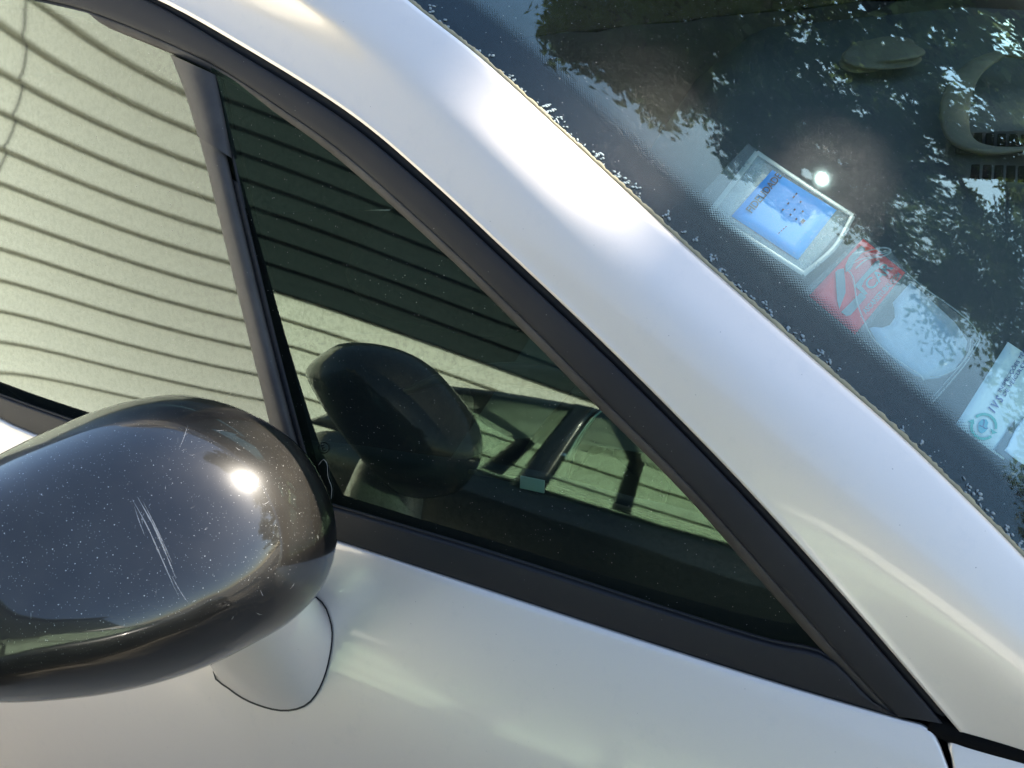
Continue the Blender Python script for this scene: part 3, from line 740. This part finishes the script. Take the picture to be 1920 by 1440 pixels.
M['sleeve'] = sleeve_mat('clear_plastic_sleeve', (.55, .62, .60), .42)
M['sleeve_edge'] = sleeve_mat('welded_sleeve_edge', (.34, .41, .40), .62)
M['film'] = sleeve_mat('clear_film', (.6, .66, .66), .10)
M['paleblue'] = sleeve_mat('pale_blue_film', (.38, .56, .68), .70)
M['bluecard'] = plain('blue_card', (.010, .29, .72), .5, nscale=40, namp=.08)
M['print'] = plain('grey_print', (.02, .025, .03), .6)
M['red'] = plain('faded_red_vinyl', (.62, .018, .03), .55, nscale=45, namp=.22)
M['letter'] = plain('grey_green_vinyl', (.15, .20, .21), .6)
M['ivs'] = plain('pale_sticker_paper', (.56, .68, .66), .5, nscale=20, namp=.03)
M['paper'] = plain('white_paper', (.72, .82, .84), .6)
M['navy'] = plain('navy_print', (.02, .06, .22), .6)
M['teal'] = plain('teal_print', (.02, .36, .30), .55)
M['cyan'] = plain('cyan_print', (.03, .34, .42), .55)
M['darkslot'] = plain('dark_sticker_window', (.10, .14, .16), .6)

def sticker(name, label, cat, px): 
    p = on_ws(px, -.004); return thing(name, label, cat, (p[0], p[1], p[2]+ZO))
def strip_px(name, pts, wid, mat, parent, off):
    """ribbon of given half-width (px) along a traced line"""
    P = spline(pts, 30); T = np.gradient(P, axis=0); T /= np.linalg.norm(T, axis=1)[:, None]; Nn = np.stack([-T[:, 1], T[:, 0]], 1)
    wd = np.broadcast_to(wid, 30)[:, None]
    rows = [[on_ws(p, off) for p in P-Nn*wd], [on_ws(p, off+.0003) for p in P], [on_ws(p, off) for p in P+Nn*wd]]
    return grid(name, rows, mat, parent)

# insurance card in its plastic pocket
st = sticker('insurance_sticker', 'blue card in a clear plastic pocket stuck inside the windscreen', 'sticker', (1480,390))
ngon('backing_film', quad_dense([(1322,350), (1413,252), (1622,388), (1520,510)]), M['film'], st, -.0115)
ngon('pocket', quad_dense([(1338,386), (1429,270), (1611,391), (1517,502)]), M['sleeve'], st, -.0108)
for k, (pl, w) in enumerate((([(1340,384), (1385,327), (1429,271)], [5]), ([(1429,271), (1520,332), (1611,391)], [4]), ([(1611,391), (1575,452), (1517,502)], [5]), ([(1340,388), (1420,438), (1517,500)], [5]))):
    strip_px('pocket_seam', pl, w[0], M['sleeve_edge'], st, -.0094)
ngon('blue_card', quad_dense([(1381,391), (1458,304), (1580,380), (1507,474)]), M['bluecard'], st, -.0098)
text('lettering', 'FIDELIDADE', (1417,389), (1476,318), (1405,380), 15, M['print'], st, -.0082, .02)
def printed_line(p0, p1, n, h):
    for i in range(n):
        if random.random() < .25: continue
        a = lerp(p0, p1, i/n); b_ = lerp(p0, p1, (i+.55)/n); dn = np.array([ (p0[1]-p1[1]), (p1[0]-p0[0]) ], float); dn = dn/np.linalg.norm(dn)*h
        flatpoly('printed_mark', [a, b_, b_+dn, a+dn], M['print'], st, -.0082)
printed_line((1474,382), (1510,340), 7, 3.0); printed_line((1489,391), (1512,362), 6, 3.2); printed_line((1500,399), (1516,380), 4, 3.4); printed_line((1468,425), (1485,410), 4, 2)
flatpoly('printed_square', [(1510,404), (1515,398), (1520,402), (1515,408)], M['print'], st, -.0082)

# red garage sticker
C1 = lambda x, y: (1500+x/4.113, 420+y/4.113)
rs = sticker('garage_sticker', 'faded red sticker with grey slanted letters inside the windscreen', 'sticker', (1620,520))
ngon('clear_backing', quad_dense([C1(30,505), C1(545,20), C1(900,320), C1(480,880)]), M['film'], rs, -.0108)
ngon('red_vinyl', quad_dense([C1(118,500), C1(540,55), C1(870,320), C1(480,800)]), M['red'], rs, -.0104)
for pl in ([(320,320), (340,300), (385,290), (398,400), (400,480), (352,608), (335,540)], [(365,632), (520,478), (562,512), (440,655), (410,662)],
           [(398,270), (425,205), (520,112), (556,140), (470,235), (440,300), (400,320)], [(470,425), (630,240), (665,225), (662,285), (600,330), (545,385), (525,430), (572,488), (550,500)]):
    flatpoly('big_letter_stroke', [C1(*p) for p in pl], M['letter'], rs, -.0092)
text('lettering', 'CAR', C1(598,468), C1(775,285), C1(550,420), 20, M['letter'], rs, -.0090, .02)
text('lettering', 'ASCARSETUBAL.COM', C1(560,648), C1(835,345), C1(540,600), 10.5, M['letter'], rs, -.0090, .015)

# empty sleeve with a pale blue insert
sl_ = sticker('empty_sleeve', 'empty clear plastic sleeve holding a pale blue insert with a thumb notch', 'sleeve', (1740,610))
ngon('sleeve_film', [C1(*p) for p in [(398,300), (450,220), (600,170), (745,160), (870,330), (1000,450), (1200,600), (1350,720), (1445,850), (1370,980), (1200,1190), (1040,1380), (900,1240), (700,1050), (500,880), (520,820), (500,640), (460,470), (430,370)]], M['film'], sl_, -.0080)
ngon('pale_insert', [C1(*p) for p in [(600,745), (630,735), (700,740), (760,720), (800,660), (795,590), (780,545), (840,480), (920,390), (1020,470), (1150,590), (1280,710), (1370,850), (1350,960), (1270,1070), (1150,1135), (1050,1145), (950,1110), (850,1040), (750,950), (660,850)]], M['paleblue'], sl_, -.0118)
for pl, w in (([(400,310), (450,370), (480,560), (545,730), (610,850), (760,990), (960,1120), (1005,1175)], 1.6), ([(500,880), (700,1060), (900,1230), (1040,1380)], 1.2), ([(520,850), (720,1030), (920,1210), (1045,1340)], .9),
              ([(1040,1380), (1200,1200), (1360,1000), (1445,850)], 1.3), ([(1045,1340), (1180,1180), (1320,1020), (1420,860)], .8), ([(1445,850), (1360,720), (1200,590), (1000,450), (870,340)], 1.2),
              ([(440,190), (560,165), (690,140), (745,165), (700,200), (560,230), (470,300)], 1.6), ([(400,310), (470,250), (600,205), (740,170)], 1.0), ([(1370,850), (1350,960), (1270,1070), (1150,1135), (1050,1145)], 1.0)):
    strip_px('sleeve_crease', [C1(*p) for p in pl], w, M['sleeve_edge'], sl_, -.0074)

# inspection sticker
C2 = lambda x, y: (1760+x/4.8, 600+y/4.8)
iv = sticker('inspection_sticker', 'pale green inspection sticker with teal arrows round a small car', 'sticker', (1875,780))
ngon('sticker_paper', quad_dense([C2(238,897), C2(712,140), C2(1150,430), C2(680,1215)], 9), M['ivs'], iv, -.0106)
text('lettering', 'I V S', C2(585,795), C2(668,672), C2(520,740), 15, M['navy'], iv, -.0095, .03)
text('lettering', 'INSPECÇÕES TÉCNICAS', C2(640,612), C2(960,90), C2(590,570), 7, M['navy'], iv, -.0095, .01)
text('lettering', 'DE VEÍCULOS', C2(680,648), C2(880,328), C2(640,610), 7, M['navy'], iv, -.0095, .01)
ct = np.array((488., 915.)); R_ = 112
def arc(a0, a1): return [C2(*(ct+R_*np.array([math.cos(math.radians(a)), math.sin(math.radians(a))]))) for a in np.linspace(a0, a1, 10)]
strip_px('arrow_arc', arc(-130, 12), 2.7, M['teal'], iv, -.0095); strip_px('arrow_arc', arc(52, 205), 2.7, M['teal'], iv, -.0095)
flatpoly('arrow_head', [C2(552,935), C2(612,972), C2(565,985)], M['teal'], iv, -.0094); flatpoly('arrow_head', [C2(342,868), C2(395,848), C2(402,895)], M['teal'], iv, -.0094)
flatpoly('car_icon', [C2(*p) for p in [(440,880), (470,850), (510,848), (530,880), (520,910), (525,935), (500,965), (465,978), (440,960), (437,915)]], M['cyan'], iv, -.0095)
strip_px('car_icon_line', [C2(445,905), C2(475,915), C2(490,880), C2(485,850)], .7, M['navy'], iv, -.0091)
strip_px('car_icon_line', [C2(475,915), C2(500,935), C2(525,930)], .7, M['navy'], iv, -.0091)
ngon('torn_paper', [C2(*p) for p in [(668,1135), (700,1100), (715,1060), (740,1010), (768,950), (860,820), (1050,940), (900,1300), (768,1215)]], M['paper'], iv, -.0088)
flatpoly('dark_window', [C2(*p) for p in [(590,1135), (768,850), (768,950), (740,1010), (700,1075), (668,1135), (768,1225), (768,1270)]], M['darkslot'], iv, -.0092)

# ------------------------------------------------------------------ small marks
on_q = lambda p, off=0.0: hit(p, glassQ, .012-off)
qw = bpy.data.objects['quarter_window']
text('etched_letter', 'E', (604,846), (611,845), (603,835), 12, M['gap'], qw, .0008, 0, on_q)
rows = [[on_q((607+r_*math.cos(a), 840+r_*math.sin(a)), .0008) for a in np.linspace(0, 2*math.pi, 28)] for r_ in (9.2, 10.6)]
grid('etched_ring', rows, M['gap'], qw)
hair = tube('lint_hair', [on_q(p, .0015) for p in spline([(597,872), (606,862), (613,870), (615,893), (622,915), (621,935)], 40)],   .00014, M['white'], qw, 5)
mrows = []
mv = [Vector(v.co)-Vector((0, 0, ZO)) for v in mirror.data.vertices]
MB = BVHTree.FromPolygons(mv, [tuple(p.vertices) for p in mirror.data.polygons])
def on_m(p, off):
    h, n, i_, t = MB.ray_cast(Vector(CAM), Vector(ray(p))); return np.array(h)-ray(p)*off
M['scuff'] = sleeve_mat('pale_scuff', (.55, .54, .52), .42, .6)
def scuff(pts, w):
    P = spline(pts, 26); T = np.gradient(P, axis=0); T /= np.linalg.norm(T, axis=1)[:, None]; Nn = np.stack([-T[:, 1], T[:, 0]], 1)
    wd = (w*(.35+.65*rng.random(26))*np.sin(np.linspace(.15, 3.0, 26)))[:, None]
    grid('scuff_mark', [[on_m(p, .0003) for p in P-Nn*wd], [on_m(p, .0003) for p in P+Nn*wd]], M['scuff'], mirror)
scuff([(248,936), (275,985), (300,1040), (322,1090), (335,1118)], 1.6); scuff([(258,932), (290,990), (314,1045), (330,1085)], 2.2); scuff([(268,940), (298,1000), (325,1060)], 1.1)
scuff([(322,1080), (340,1112), (357,1135)], 1.2); scuff([(252,950), (262,980), (272,1005)], 1.0); scuff([(352,798), (345,820), (336,842)], .9)
for _ in range(34):                              # short hairline scratches
    a = rng.uniform(20, 600); b_ = rng.uniform(800, 1180); an = rng.normal(-.6, .7); L = rng.uniform(5, 16)
    try: scuff([(a, b_), (a+L*.5*math.cos(an), b_+L*.5*math.sin(an)+1), (a+L*math.cos(an), b_+L*math.sin(an))], .55)
    except Exception: pass
